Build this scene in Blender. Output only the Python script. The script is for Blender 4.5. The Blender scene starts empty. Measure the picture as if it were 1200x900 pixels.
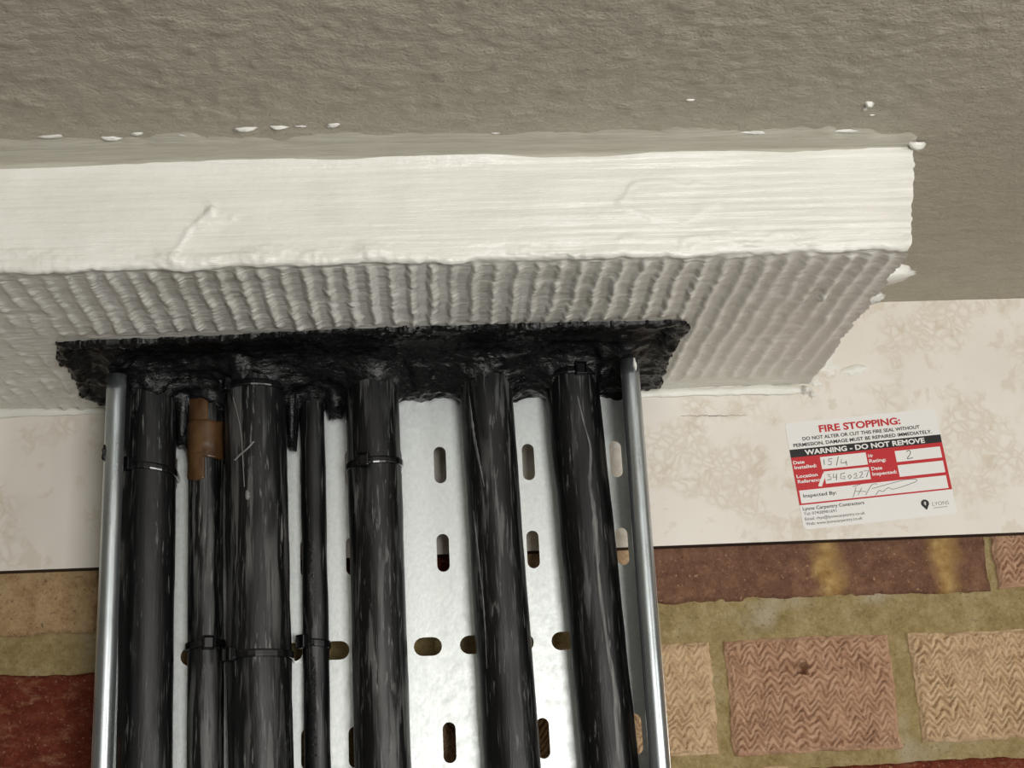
import bpy, bmesh, math, random
import numpy as np
from mathutils import Matrix, Vector

scene = bpy.context.scene
coll = scene.collection
MM = 0.001
random.seed(7)

# ------------------------------------------------------------------ camera
M = [[0.9974859765969634, -0.05180863662590031, -0.04834864696522283],
     [-0.030362973820628136, 0.3040079995700715, -0.9521854997941164],
     [0.06402980800510165, 0.9512596918656696, 0.30167065206688737]]
cam_data = bpy.data.cameras.new('camera')
cam_data.sensor_fit = 'HORIZONTAL'
cam_data.sensor_width = 36.0
cam_data.lens = 36.0 * 1677.7283 / 1200.0
cam_data.clip_start = 0.01
cam = bpy.data.objects.new('camera', cam_data)
coll.objects.link(cam)
cx, cy, cz = -133.203 * MM, -873.6396 * MM, -109.519 * MM
cam.matrix_world = Matrix(((M[0][0], -M[1][0], -M[2][0], cx),
                           (M[0][1], -M[1][1], -M[2][1], cy),
                           (M[0][2], -M[1][2], -M[2][2], cz),
                           (0, 0, 0, 1)))
scene.camera = cam

# ------------------------------------------------------------------ world, lamps, exposure
world = bpy.data.worlds.new('world')
scene.world = world
world.use_nodes = True
bgn = world.node_tree.nodes['Background']
bgn.inputs[0].default_value = (1.0, 0.94, 0.84, 1)
bgn.inputs[1].default_value = 0.085

def area_lamp(name, loc, target, size, power, col):
    l = bpy.data.lights.new(name, 'AREA')
    l.shape = 'RECTANGLE'
    l.size, l.size_y = size
    l.energy = power
    l.color = col
    o = bpy.data.objects.new(name, l)
    coll.objects.link(o)
    o.location = loc
    o.rotation_euler = (Vector(target) - Vector(loc)).to_track_quat('-Z', 'Y').to_euler()
    return o

area_lamp('work_lamp', (0.17, -1.45, -0.22), (-0.1, 0, 0.08), (0.36, 0.28), 8.0, (1.0, 0.985, 0.955))
area_lamp('side_lamp', (1.35, -1.6, -0.22), (-0.1, -0.1, 0.1), (0.4, 0.4), 9.5, (1.0, 0.985, 0.955))
area_lamp('tray_gloss_fill', (-0.15, -2.4, 0.10), (-0.15, 0, 0.05), (1.6, 0.16), 2.0, (1.0, 0.985, 0.955))  # weak broad fill, added to give the steel tray its gloss

vs = scene.view_settings
vs.view_transform = 'Standard'
vs.look = 'None'
vs.gamma = 1.0
vs.use_curve_mapping = False
vs.exposure = 0.26

# ------------------------------------------------------------------ numeric noise
def _hash(ix, iy, seed):
    h = (ix.astype(np.int64) * 374761393 + iy.astype(np.int64) * 668265263 + seed * 1442695041) & 0xFFFFFFFF
    h = ((h ^ (h >> 13)) * 1274126177) & 0xFFFFFFFF
    h = (h ^ (h >> 16)) & 0xFFFFFFFF
    return h / 4294967295.0

def noise(x, y, seed=0):
    x, y = np.broadcast_arrays(np.asarray(x, float), np.asarray(y, float))
    ix = np.floor(x); iy = np.floor(y)
    fx = x - ix; fy = y - iy
    fx = fx * fx * fx * (fx * (fx * 6 - 15) + 10)
    fy = fy * fy * fy * (fy * (fy * 6 - 15) + 10)
    a = _hash(ix, iy, seed); b = _hash(ix + 1, iy, seed)
    c = _hash(ix, iy + 1, seed); d = _hash(ix + 1, iy + 1, seed)
    return ((a * (1 - fx) + b * fx) * (1 - fy) + (c * (1 - fx) + d * fx) * fy) * 2 - 1

def fbm(x, y, seed=0, octaves=4, gain=0.5):
    s = 0.0; amp = 1.0; tot = 0.0
    x = np.asarray(x, float); y = np.asarray(y, float)
    for o in range(octaves):
        s = s + amp * noise(x * 2 ** o + 17.3 * o, y * 2 ** o - 9.1 * o, seed + o)
        tot += amp; amp *= gain
    return s / tot

def sstep(a, b, x):
    t = np.clip((np.asarray(x, float) - a) / (b - a), 0, 1)
    return t * t * (3 - 2 * t)

# ------------------------------------------------------------------ mesh helpers
def link(name, me, mat=None, parent=None, smooth=True):
    o = bpy.data.objects.new(name, me)
    coll.objects.link(o)
    for m in (mat if isinstance(mat, (list, tuple)) else [mat]):
        if m is not None:
            me.materials.append(m)
    if smooth:
        me.polygons.foreach_set('use_smooth', [True] * len(me.polygons))
    if parent is not None:
        o.parent = parent
    return o

def mesh_np(verts, quads, name='mesh'):
    """verts in mm (N,3); quads (M,4)"""
    me = bpy.data.meshes.new(name)
    verts = np.asarray(verts, float) * MM
    quads = np.asarray(quads, np.int32)
    me.vertices.add(len(verts)); me.vertices.foreach_set('co', verts.ravel())
    k = quads.shape[1]
    me.loops.add(quads.size); me.loops.foreach_set('vertex_index', quads.ravel())
    me.polygons.add(len(quads))
    me.polygons.foreach_set('loop_start', np.arange(0, quads.size, k, dtype=np.int32))
    me.polygons.foreach_set('loop_total', np.full(len(quads), k, dtype=np.int32))
    me.update(calc_edges=True)
    me.validate()
    return me

def grid_quads(nu, nv, flip=False):
    i = np.arange(nu - 1)[:, None]; j = np.arange(nv - 1)[None, :]
    a = (i * nv + j).ravel()
    q = np.stack([a, a + nv, a + nv + 1, a + 1], 1)
    return q[:, ::-1] if flip else q

def compact(verts, quads):
    used = np.unique(quads)
    remap = -np.ones(len(verts), np.int64); remap[used] = np.arange(len(used))
    return verts[used], remap[quads]

def mesh_bm(bm, name='mesh'):
    bmesh.ops.recalc_face_normals(bm, faces=bm.faces)
    me = bpy.data.meshes.new(name)
    bm.to_mesh(me); bm.free()
    return me

def bm_box(bm, lo, hi, bevel=0.0, seg=2):
    lo = [v * MM for v in lo]; hi = [v * MM for v in hi]
    r = bmesh.ops.create_cube(bm, size=1.0)
    for v in r['verts']:
        for k in range(3):
            v.co[k] = (lo[k] + hi[k]) / 2 + v.co[k] * (hi[k] - lo[k])
    if bevel:
        es = list({e for v in r['verts'] for e in v.link_edges})
        bmesh.ops.bevel(bm, geom=es, offset=bevel * MM, segments=seg, profile=0.5, affect='EDGES', clamp_overlap=True)

def props(o, label=None, cat=None, group=None, kind=None):
    for k, v in (('label', label), ('category', cat), ('group', group), ('kind', kind)):
        if v:
            o[k] = v
    return o

# ------------------------------------------------------------------ material helpers
def srgb(r, g, b):
    f = lambda c: (c / 255 / 12.92) if c / 255 <= 0.04045 else ((c / 255 + 0.055) / 1.055) ** 2.4
    return (f(r), f(g), f(b), 1.0)

class Mat:
    def __init__(self, name, color=(0.8, 0.8, 0.8, 1), rough=0.5, metal=0.0, spec=0.5):
        self.m = bpy.data.materials.new(name); self.m.use_nodes = True
        self.nt = self.m.node_tree
        self.b = self.nt.nodes['Principled BSDF']
        self.b.inputs['Base Color'].default_value = color
        self.b.inputs['Roughness'].default_value = rough
        self.b.inputs['Metallic'].default_value = metal
        self.b.inputs['Specular IOR Level'].default_value = spec
        self._tc = None
        self._h = None
    def n(self, typ, **kw):
        nd = self.nt.nodes.new(typ)
        for k, v in kw.items():
            if k.startswith('i_'):
                nd.inputs[k[2:].replace('_', ' ')].default_value = v
            else:
                setattr(nd, k, v)
        return nd
    def l(self, a, b):
        self.nt.links.new(a, b)
    def co(self, scale=(1, 1, 1), rot=(0, 0, 0), loc=(0, 0, 0)):
        if self._tc is None:
            self._tc = self.n('ShaderNodeTexCoord')
        mp = self.n('ShaderNodeMapping')
        mp.inputs['Scale'].default_value = scale
        mp.inputs['Rotation'].default_value = rot
        mp.inputs['Location'].default_value = loc
        self.l(self._tc.outputs['Object'], mp.inputs['Vector'])
        return mp.outputs[0]
    def noise(self, scale, detail=4, rough=0.5, vec=None, dist=0.0):
        nd = self.n('ShaderNodeTexNoise')
        nd.inputs['Scale'].default_value = scale
        nd.inputs['Detail'].default_value = detail
        nd.inputs['Roughness'].default_value = rough
        nd.inputs['Distortion'].default_value = dist
        self.l(vec if vec is not None else self.co(), nd.inputs['Vector'])
        return nd.outputs['Fac']
    def ramp(self, fac, stops):
        nd = self.n('ShaderNodeValToRGB')
        el = nd.color_ramp.elements
        while len(el) < len(stops):
            el.new(0.5)
        for e, (p, c) in zip(el, stops):
            e.position = p
            e.color = c if not isinstance(c, (int, float)) else (c, c, c, 1)
        self.l(fac, nd.inputs[0])
        return nd.outputs[0]
    def mix(self, fac, a, b, mode='MIX'):
        nd = self.n('ShaderNodeMix', data_type='RGBA', blend_type=mode)
        for sock, v in ((nd.inputs[0], fac), (nd.inputs[6], a), (nd.inputs[7], b)):
            if isinstance(v, (int, float, tuple)):
                sock.default_value = v
            else:
                self.l(v, sock)
        return nd.outputs[2]
    def math(self, op, a, b=0.0):
        nd = self.n('ShaderNodeMath', operation=op)
        for sock, v in zip(nd.inputs, (a, b)):
            if isinstance(v, (int, float)):
                sock.default_value = v
            else:
                self.l(v, sock)
        return nd.outputs[0]
    def color(self, s):
        self.l(s, self.b.inputs['Base Color'])
    def rough(self, s):
        self.l(s, self.b.inputs['Roughness'])
    def bump(self, h, dist, strength=1.0):
        nd = self.n('ShaderNodeBump')
        nd.inputs['Strength'].default_value = strength
        nd.inputs['Distance'].default_value = dist
        self.l(h, nd.inputs['Height'])
        if self._h is not None:
            self.l(self._h, nd.inputs['Normal'])
        self._h = nd.outputs[0]
        self.l(self._h, self.b.inputs['Normal'])

# ceiling paint ----------------------------------------------------
mt = Mat('ceiling_paint', rough=0.6, spec=0.3)
c1 = mt.noise(55, 5, 0.6, mt.co((1, 2.2, 1)))
cf = mt.ramp(mt.noise(300, 6, 0.75, mt.co((0.7, 1.6, 1))), [(0.32, 0.0), (0.68, 1.0)])
mt.color(mt.mix(mt.math('MULTIPLY', cf, 0.5), mt.ramp(c1, [(0.3, srgb(172, 164, 146)), (0.7, srgb(192, 184, 166))]), srgb(204, 198, 184)))
mt.bump(mt.noise(170, 6, 0.7, mt.co((0.9, 1.1, 1))), 0.0022, 0.9)
mt.bump(mt.noise(700, 3, 0.6), 0.0007, 0.7)
M_CEIL = mt.m
mt = Mat('brushed_coating_on_ceiling', rough=0.42, spec=0.5)
mt.color(mt.ramp(mt.noise(40, 3, 0.5, mt.co((1, 8, 1))), [(0.3, srgb(186, 181, 165)), (0.7, srgb(201, 197, 183))]))
mt.bump(mt.noise(60, 4, 0.6, mt.co((1, 14, 1))), 0.0008, 0.8)
M_BRUSHED = mt.m

# white ablative coating -------------------------------------------
mt = Mat('white_fire_coating', rough=0.38, spec=0.5)
mt.color(mt.ramp(mt.noise(30, 4, 0.55), [(0.3, srgb(226, 224, 214)), (0.7, srgb(236, 234, 226))]))
mt.bump(mt.noise(420, 4, 0.6, mt.co((0.06, 1, 1.3))), 0.0010, 0.55)
mt.bump(mt.noise(150, 5, 0.65, mt.co((0.8, 1, 1))), 0.0010, 0.5)
mt.rough(mt.ramp(mt.noise(120, 3, 0.5, mt.co((0.3, 1, 1))), [(0.35, 0.24), (0.7, 0.46)]))
M_COAT = mt.m

# black mastic ------------------------------------------------------
mt = Mat('black_mastic', srgb(10, 10, 11), 0.35, spec=0.4)
mt.color(mt.ramp(mt.noise(160, 4, 0.6), [(0.35, srgb(7, 7, 8)), (0.75, srgb(17, 17, 18))]))
mt.rough(mt.ramp(mt.noise(200, 3), [(0.4, 0.22), (0.65, 0.45)]))
mt.bump(mt.noise(230, 5, 0.6, mt.co((0.6, 1.3, 1))), 0.0016, 0.9)
M_MASTIC = mt.m

# cable sheath --------------------------------------------------------
def sheath(name, seed, dark, light, amount):
    m_ = Mat(name, rough=0.4, spec=0.4)
    off = (seed * 3.7, seed * 1.3, seed * 2.1)
    streak = m_.noise(1.0, 5, 0.62, m_.co((230, 230, 16), loc=off), 0.4)
    blot = m_.noise(1.0, 3, 0.5, m_.co((60, 60, 14), loc=off))
    mk1 = m_.ramp(streak, [(0.54 - amount, 0.0), (0.62 - amount, 1.0)])
    mk2 = m_.ramp(blot, [(0.46 - amount, 0.0), (0.64 - amount, 1.0)])
    mask = m_.math('MULTIPLY', mk1, mk2)
    fine = m_.noise(1.0, 2, 0.5, m_.co((700, 700, 35), loc=off))
    sc = m_.ramp(fine, [(0.64, 0.0), (0.72, 1.0)])
    col = m_.mix(mask, dark, light)
    sc2 = m_.ramp(m_.noise(1.0, 4, 0.6, m_.co((480, 480, 60), rot=(0.12, 0.1, 0), loc=off)), [(0.60, 0.0), (0.68, 1.0)])
    patchm = m_.ramp(m_.noise(1.0, 2, 0.5, m_.co((70, 70, 22), loc=(seed, 4, 2))), [(0.44 - amount, 0.0), (0.62 - amount, 1.0)])
    col = m_.mix(m_.math('MULTIPLY', sc, 0.5), col, srgb(108, 108, 105))
    col = m_.mix(m_.math('MULTIPLY', m_.math('MULTIPLY', sc2, patchm), 0.7), col, srgb(122, 122, 118))
    m_.color(col)
    m_.rough(m_.ramp(streak, [(0.3, 0.3), (0.7, 0.52)]))
    m_.bump(streak, 0.0007, 0.5)
    return m_.m
M_SHEATH = [sheath('black_cable_sheath_%s' % w, i, srgb(11, 11, 12), srgb(80, 80, 78), a)
            for i, (w, a) in enumerate((('smooth', -0.03), ('scuffed', 0.08), ('scratched', 0.04), ('thin', -0.02), ('streaked', 0.06), ('worn', 0.03), ('clean', -0.01)))]
mt = Mat('tie_nylon', srgb(13, 13, 14), 0.25, spec=0.55); M_TIE = mt.m
mt = Mat('pale_scuff', srgb(120, 120, 116), 0.6); M_PALE = mt.m
mt = Mat('scuffed_sheath', rough=0.55)
mt.color(mt.ramp(mt.noise(1.0, 5, 0.65, mt.co((500, 500, 45))), [(0.32, srgb(48, 48, 48)), (0.6, srgb(112, 112, 109))]))
M_SCUFF = mt.m
mt = Mat('brown_packing_tape', rough=0.28, spec=0.5)
mt.color(mt.ramp(mt.noise(90, 3, 0.5, mt.co((1, 1, 0.4))), [(0.3, srgb(58, 39, 23)), (0.7, srgb(104, 75, 45))]))
M_TAPE = mt.m

# galvanised steel --------------------------------------------------
mt = Mat('galvanised_steel', rough=0.4, metal=0.65)
g1 = mt.noise(420, 5, 0.7, mt.co((1, 1, 0.7)))
mt.color(mt.ramp(g1, [(0.3, srgb(205, 210, 208)), (0.7, srgb(226, 230, 227))]))
mt.rough(mt.ramp(mt.noise(160, 4, 0.6), [(0.3, 0.36), (0.7, 0.52)]))
mt.bump(g1, 0.0003, 0.25)
M_STEEL = mt.m
mt = Mat('rolled_steel_rim', rough=0.3, metal=0.95)
mt.color(mt.ramp(mt.noise(300, 4, 0.6, mt.co((1, 1, 0.15))), [(0.3, srgb(176, 184, 188)), (0.7, srgb(200, 206, 208))]))
mt.rough(mt.ramp(mt.noise(150, 4, 0.6, mt.co((1, 1, 0.2))), [(0.3, 0.24), (0.7, 0.36)]))
M_RIM = mt.m

# board -------------------------------------------------------------
mt = Mat('marbled_board_face', rough=0.42, spec=0.45)
warp = mt.n('ShaderNodeVectorMath', operation='ADD')
nz = mt.n('ShaderNodeTexNoise'); nz.inputs['Scale'].default_value = 60; nz.inputs['Detail'].default_value = 2
base_co = mt.co((1, 1, 1))
mt.l(base_co, nz.inputs['Vector'])
sc_ = mt.n('ShaderNodeVectorMath', operation='SCALE'); sc_.inputs['Scale'].default_value = 0.02
mt.l(nz.outputs['Color'], sc_.inputs[0])
mt.l(base_co, warp.inputs[0]); mt.l(sc_.outputs[0], warp.inputs[1])
vor = mt.n('ShaderNodeTexVoronoi', feature='DISTANCE_TO_EDGE'); vor.inputs['Scale'].default_value = 150
mt.l(warp.outputs[0], vor.inputs['Vector'])
vein = mt.ramp(vor.outputs['Distance'], [(0.0, 1.0), (0.28, 0.0)])
patch = mt.ramp(mt.noise(26, 3, 0.55, mt.co((1, 1, 1), loc=(3.1, 0, 1.7))), [(0.50, 0.0), (0.60, 1.0)])
cloud = mt.ramp(mt.noise(48, 4, 0.6, warp.outputs[0]), [(0.56, 0.0), (0.62, 1.0)])
vm = mt.math('MULTIPLY', vein, patch)
basec = mt.ramp(mt.noise(18, 3, 0.5), [(0.3, srgb(222, 215, 204)), (0.7, srgb(231, 225, 215))])
cc = mt.mix(mt.math('MULTIPLY', cloud, 0.42), basec, srgb(202, 188, 166))
cc = mt.mix(mt.math('MULTIPLY', vm, 0.40), cc, srgb(192, 176, 150))
mt.color(cc)
mt.bump(mt.noise(300, 3, 0.5), 0.0002, 0.3)
M_BOARD = mt.m
mt = Mat('board_dark_edge', srgb(52, 38, 28), 0.8); M_DARK_EDGE = mt.m  # dark brown for the bottom face of the board
mt = Mat('crack_line', srgb(96, 84, 70), 0.9); M_CRACK = mt.m  # brownish tone of the thin crack line

# masonry -----------------------------------------------------------
mt = Mat('khaki_mortar', rough=0.95, spec=0.15)
a1 = mt.noise(90, 9, 0.8)
colm = mt.ramp(a1, [(0.28, srgb(132, 112, 70)), (0.5, srgb(172, 152, 106)), (0.72, srgb(198, 180, 138))])
pl = mt.ramp(mt.noise(22, 3, 0.5), [(0.58, 0.0), (0.72, 0.7)])
gr = mt.noise(480, 5, 0.75, mt.co(loc=(2, 3, 9)))
colm = mt.mix(pl, colm, srgb(196, 184, 160))
colm = mt.mix(mt.ramp(gr, [(0.30, 0.65), (0.44, 0.0)]), colm, srgb(84, 70, 44))
mt.color(mt.mix(mt.ramp(gr, [(0.58, 0.0), (0.72, 0.55)]), colm, srgb(214, 200, 160)))
mt.bump(mt.noise(420, 6, 0.75), 0.0022, 1.0)
M_MORTAR = mt.m

def brick_mat(name, stops, bump=0.9, speck=None, scale=90):
    m_ = Mat(name, rough=0.92, spec=0.15)
    c = m_.ramp(m_.noise(scale, 9, 0.8), stops)
    if speck:
        s = m_.ramp(m_.noise(330, 2, 0.5), [(0.66, 0.0), (0.72, 1.0)])
        c = m_.mix(m_.math('MULTIPLY', s, 0.75), c, speck)
        s2 = m_.ramp(m_.noise(260, 3, 0.5, m_.co(loc=(5, 1, 2))), [(0.64, 0.0), (0.74, 1.0)])
        c = m_.mix(m_.math('MULTIPLY', s2, 0.6), c, srgb(48, 34, 28))
    gr = m_.noise(520, 4, 0.7, m_.co(loc=(2, 3, 9)))
    c = m_.mix(m_.ramp(gr, [(0.30, 0.6), (0.42, 0.0)]), c, srgb(70, 50, 38))
    c = m_.mix(m_.ramp(gr, [(0.60, 0.0), (0.72, 0.45)]), c, srgb(222, 200, 170))
    m_.color(c)
    m_.bump(m_.noise(420, 6, 0.75), 0.002, bump)
    return m_
bmats = {}
bmats['tan'] = brick_mat('combed_tan_brick', [(0.3, srgb(156, 124, 92)), (0.5, srgb(204, 174, 138)), (0.7, srgb(222, 196, 160))], 0.6).m
bmats['pink'] = brick_mat('combed_pinkish_brick', [(0.3, srgb(146, 110, 86)), (0.5, srgb(186, 148, 120)), (0.7, srgb(204, 170, 142))], 0.6).m
bmats['cream'] = brick_mat('speckled_cream_brick', [(0.3, srgb(150, 112, 78)), (0.5, srgb(196, 164, 122)), (0.7, srgb(216, 190, 150))], 1.0, srgb(150, 92, 60)).m
m_ = brick_mat('dark_red_brick', [(0.3, srgb(82, 36, 24)), (0.5, srgb(118, 54, 38)), (0.72, srgb(150, 86, 64))], 1.0, srgb(178, 138, 108))
old = m_.b.inputs['Base Color'].links[0].from_socket
dus = m_.ramp(m_.noise(1.0, 6, 0.75, m_.co((60, 60, 130), rot=(0, 0.7, 0))), [(0.52, 0.0), (0.66, 0.8)])
m_.color(m_.mix(dus, old, srgb(158, 112, 84)))
bmats['red'] = m_.m
m_ = brick_mat('banded_red_brick', [(0.3, srgb(96, 68, 54)), (0.5, srgb(130, 94, 75)), (0.7, srgb(160, 122, 96))], 1.0, srgb(196, 158, 122))
old = m_.b.inputs['Base Color'].links[0].from_socket
sep = m_.n('ShaderNodeSeparateXYZ'); m_.l(m_.co(), sep.inputs[0])
wob = m_.math('MULTIPLY', m_.math('SUBTRACT', m_.noise(60, 3), 0.5), 0.022)
tot = None
for pos, wid in ((0.112, 0.012), (0.187, 0.013)):
    d_ = m_.math('ABSOLUTE', m_.math('SUBTRACT', m_.math('ADD', sep.outputs[0], wob), pos))
    g_ = m_.ramp(m_.math('DIVIDE', d_, wid), [(0.2, 1.0), (1.4, 0.0)])
    tot = g_ if tot is None else m_.math('MAXIMUM', tot, g_)
bandc = m_.ramp(m_.noise(120, 4, 0.6), [(0.3, srgb(160, 120, 66)), (0.7, srgb(216, 182, 120))])
m_.color(m_.mix(m_.math('MULTIPLY', tot, 0.85), old, bandc))
bmats['banded'] = m_.m

# sticker ------------------------------------------------------------
M_VINYL = Mat('white_vinyl', srgb(232, 230, 226), 0.3).m
M_INKRED = Mat('red_ink', srgb(190, 38, 44), 0.35).m
M_INKBLACK = Mat('black_ink', srgb(28, 26, 27), 0.35).m
M_INKGREY = Mat('grey_ink', srgb(110, 106, 106), 0.4).m
M_BIRO = Mat('biro_ink', srgb(60, 58, 66), 0.4).m

# ================================================================== ceiling
ZC = 213.1
xs = np.concatenate([np.linspace(-1500, -440, 20), np.arange(-430, 300, 2.0), np.linspace(310, 1500, 22)])
ys = np.concatenate([np.linspace(-1700, -470, 24), np.arange(-460, 8, 2.0)])
X, Y = np.meshgrid(xs, ys, indexing='ij')
lump = fbm(X / 9 + 0.35 * fbm(X / 30, Y / 30, 3), Y / 9, 11, 4, 0.55)
lump2 = np.maximum(0, noise(X / 5.0, Y / 5.5, 31) - 0.5) * 3.4 + np.maximum(0, noise(X / 15, Y / 7, 32) - 0.45) * 1.8
fade = 1 - 0.8 * sstep(-283, -262, Y + 4 * noise(X / 25, 0, 8))
Z = ZC - (0.75 * lump + 0.55 * lump2) * fade - 0.9 * fbm(X / 90, Y / 60, 5, 2)* 0.6
Z = np.where(Y > -250, np.where(X < 118, np.maximum(Z, ZC), Z), Z)
V = np.stack([X, Y, Z], -1).reshape(-1, 3)
ceiling = link('ceiling', mesh_np(V, grid_quads(len(xs), len(ys), True)), M_CEIL)
props(ceiling, 'rough off-white painted concrete soffit above the fire batt', kind='structure')

# brushed band of coating smeared on the ceiling in front of the batt
xs = np.arange(-560, 118, 2.5); n = 22
front = -266 + 5 * noise(xs / 22, 0, 44) + 3 * noise(xs / 7, 0, 45) + 0.022 * (xs + 330) + 8 * sstep(40, 115, xs)
Vb = []
for i, x in enumerate(xs):
    for k in range(n):
        t = k / (n - 1)
        y = front[i] + t * (-232 - front[i])
        Vb.append((x, y, 0))
Vb = np.array(Vb).reshape(len(xs), n, 3)
th = 0.75 + 0.4 * noise(Vb[..., 0] / 55, Vb[..., 1] / 1.7, 46) + 0.3 * noise(Vb[..., 0] / 18, Vb[..., 1] / 3, 47)
tt = np.linspace(0, 1, n)[None, :]
Vb[..., 2] = ZC + 0.7 - sstep(0, 0.45, tt) * 1.6 - np.maximum(th, 0.1) * 0.6 * sstep(0, 0.4, tt) - 3.0 * sstep(0.85, 1.0, tt)
o = link('brushed_coating', mesh_np(Vb.reshape(-1, 3), grid_quads(len(xs), n, True)), M_BRUSHED, ceiling)
o['label'] = 'smooth brushed coating band along the batt edge'

def dab(x, y, z, lx, ly, h, rot, seed, normal='down'):
    """small irregular dab of paint: low dome"""
    bm = bmesh.new()
    nr, na = 5, 14
    rng = random.Random(seed)
    wob = [rng.uniform(0.65, 1.2) for _ in range(na)]
    def place(u, v, w):
        c, s = math.cos(rot), math.sin(rot)
        a, b = u * c - v * s, u * s + v * c
        if normal == 'down':
            return Vector((x + a, y + b, z - w)) * MM
        if normal == 'front':
            return Vector((x + a, y - w, z + b)) * MM
        return Vector((x + w, y + a, z + b)) * MM
    top = bm.verts.new(place(0, 0, h))
    rings = []
    for k in range(1, nr + 1):
        r = k / nr
        rings.append([bm.verts.new(place(lx * r * wob[a] * math.cos(a / na * math.tau), ly * r * wob[a] * math.sin(a / na * math.tau),
                                         h * (1 - r ** 2.4) * rng.uniform(0.8, 1.1) - (0.4 if k == nr else 0))) for a in range(na)])
    for a in range(na):
        bm.faces.new((top, rings[0][a], rings[0][(a + 1) % na]))
        for k in range(nr - 1):
            bm.faces.new((rings[k][a], rings[k + 1][a], rings[k + 1][(a + 1) % na], rings[k][(a + 1) % na]))
    return mesh_bm(bm)

for i, (x, y, lx, ly, h, r) in enumerate([(-302, -261, 8, 1.6, 1.6, 0.0), (-275, -258, 7, 1.8, 2.0, 0.1), (-262, -262, 4, 1.4, 1.6, 0), (-240.8, -260, 5, 1.4, 1.4, 0.1),
        (-212, -265.5, 7, 1.5, 2.6, -0.12), (-196, -266.5, 6, 1.3, 2.2, 0.05), (-170.4, -267.5, 4, 1.8, 2.4, -0.25), (-185, -266.5, 4, 1.0, 1.4, 0.05), (-93.7, -256.5, 4, 1.2, 1.6, 0),
        (83, -278, 2.6, 1.8, 2.6, 0.3), (82, -273.5, 1.1, 2.6, 2.0, 0.2), (87.5, -266.5, 2.0, 0.8, 1.0, 0), (-4, -284.5, 3, 0.9, 1.2, 0), (-30, -282, 8, 0.8, 0.9, 0.1), (35, -251, 10, 1.4, 1.5, 0.05), (80, -251, 9, 1.2, 1.4, -0.05)]):
    link('paint_dab', dab(x, y, ZC + 0.6, lx, ly, h, r, 100 + i), M_COAT, ceiling)

# ================================================================== brick wall (behind the board and the tray)
xs = np.arange(-640, 441, 2.0); zs = np.arange(-330, 92, 2.0)
X, Z = np.meshgrid(xs, zs, indexing='ij')
Y = 2.6 + 1.5 * fbm(X / 11, Z / 8, 61, 4, 0.65) + 1.2 * noise(X / 60, Z / 40, 62)
V = np.stack([X, Y, Z], -1).reshape(-1, 3)
mq = grid_quads(len(xs), len(zs), False)
mc = V[mq].mean(1)
mq = mq[~((mc[:, 0] > 60) & (mc[:, 0] < 138) & (mc[:, 2] > -58) & (mc[:, 2] < -12))]
V, mq = compact(V, mq)
wall = link('wall_back', mesh_np(V, mq), M_MORTAR)
props(wall, 'brick wall with thick khaki mortar joints below the marbled board', kind='structure')

def brick(x0, x1, z0, z1, mat, comb=0.0, seed=0, holes=(), step=None, yoff=0.0):
    w, h = x1 - x0, z1 - z0
    st = step or (0.62 if comb else 1.4)
    nu = max(6, int(w / st)); nv = max(6, int(h / st))
    u = np.linspace(0, w, nu); v = np.linspace(0, h, nv)
    U, W = np.meshgrid(u, v, indexing='ij')
    e = np.minimum(np.minimum(U, w - U), np.minimum(W, h - W))
    y = yoff + 0.7 * fbm((U + seed * 31) / 9, W / 9, seed, 4, 0.6) + 0.5 * fbm((U + seed * 11) / 40, W / 30, seed + 9, 2)
    y = y + 2.6 * (1 - sstep(0, 3.0, e + 0.9 * noise(U / 5, W / 5, seed + 3)))
    if comb:
        lam = 9.8
        ph = (U + 3.0 * noise(U / 40, W / 14, seed + 4)) / lam
        tri = np.abs((ph - np.floor(ph)) * 2 - 1)
        tri = tri * (1.0 + 0.35 * noise(U / 20, W / 11, seed + 8)) + 0.16 * noise(U / 3, W / 3, seed + 6)
        s = (W + 7.2 * tri + 1.6 * noise(U / 30, W / 8, seed + 5)) / 5.0
        saw = s - np.floor(s)
        groove = sstep(0.0, 0.14, saw) * (1 - sstep(0.16, 0.40, saw))
        lip = sstep(0.86, 1.0, saw)
        env = 0.6 + 0.6 * np.clip(0.5 + 0.8 * noise(U / 16, W / 12, seed + 7), 0, 1)
        y = y + comb * (3.0 * groove - 0.9 * lip) * env * sstep(0.5, 4, e)
    for (hx, hz, r, dpt) in holes:
        dd = np.hypot(U - hx, (W - hz)) / r
        y = y + dpt * (1 - sstep(0.75, 1.1, dd + 0.2 * noise(U / 2, W / 2, seed)))
    wob = 1.5
    UU = U + wob * fbm(W / 11, 3.1, seed + 20, 3, 0.6) * (1 - sstep(0, 6, np.minimum(U, w - U)))
    WW = W + wob * fbm(U / 13, 7.7, seed + 21, 3, 0.6) * (1 - sstep(0, 6, np.minimum(W, h - W)))
    V = np.stack([UU, y, WW], -1).reshape(-1, 3)
    q = grid_quads(nu, nv, False)
    idx = np.arange(nu * nv).reshape(nu, nv)
    loop = np.concatenate([idx[:, 0], idx[-1, 1:], idx[-2::-1, -1], idx[0, -2:0:-1]])
    back = V[loop].copy(); back[:, 1] = 26
    bi = np.arange(len(loop)) + len(V)
    side = np.stack([loop, np.roll(loop, -1), np.roll(bi, -1), bi], 1)[:, ::-1]
    V = np.concatenate([V, back]); q = np.concatenate([q, side])
    o = link('brick', mesh_np(V, q), bmats[mat], wall)
    o.location = (x0 * MM, 0, z0 * MM)
    return o

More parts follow.
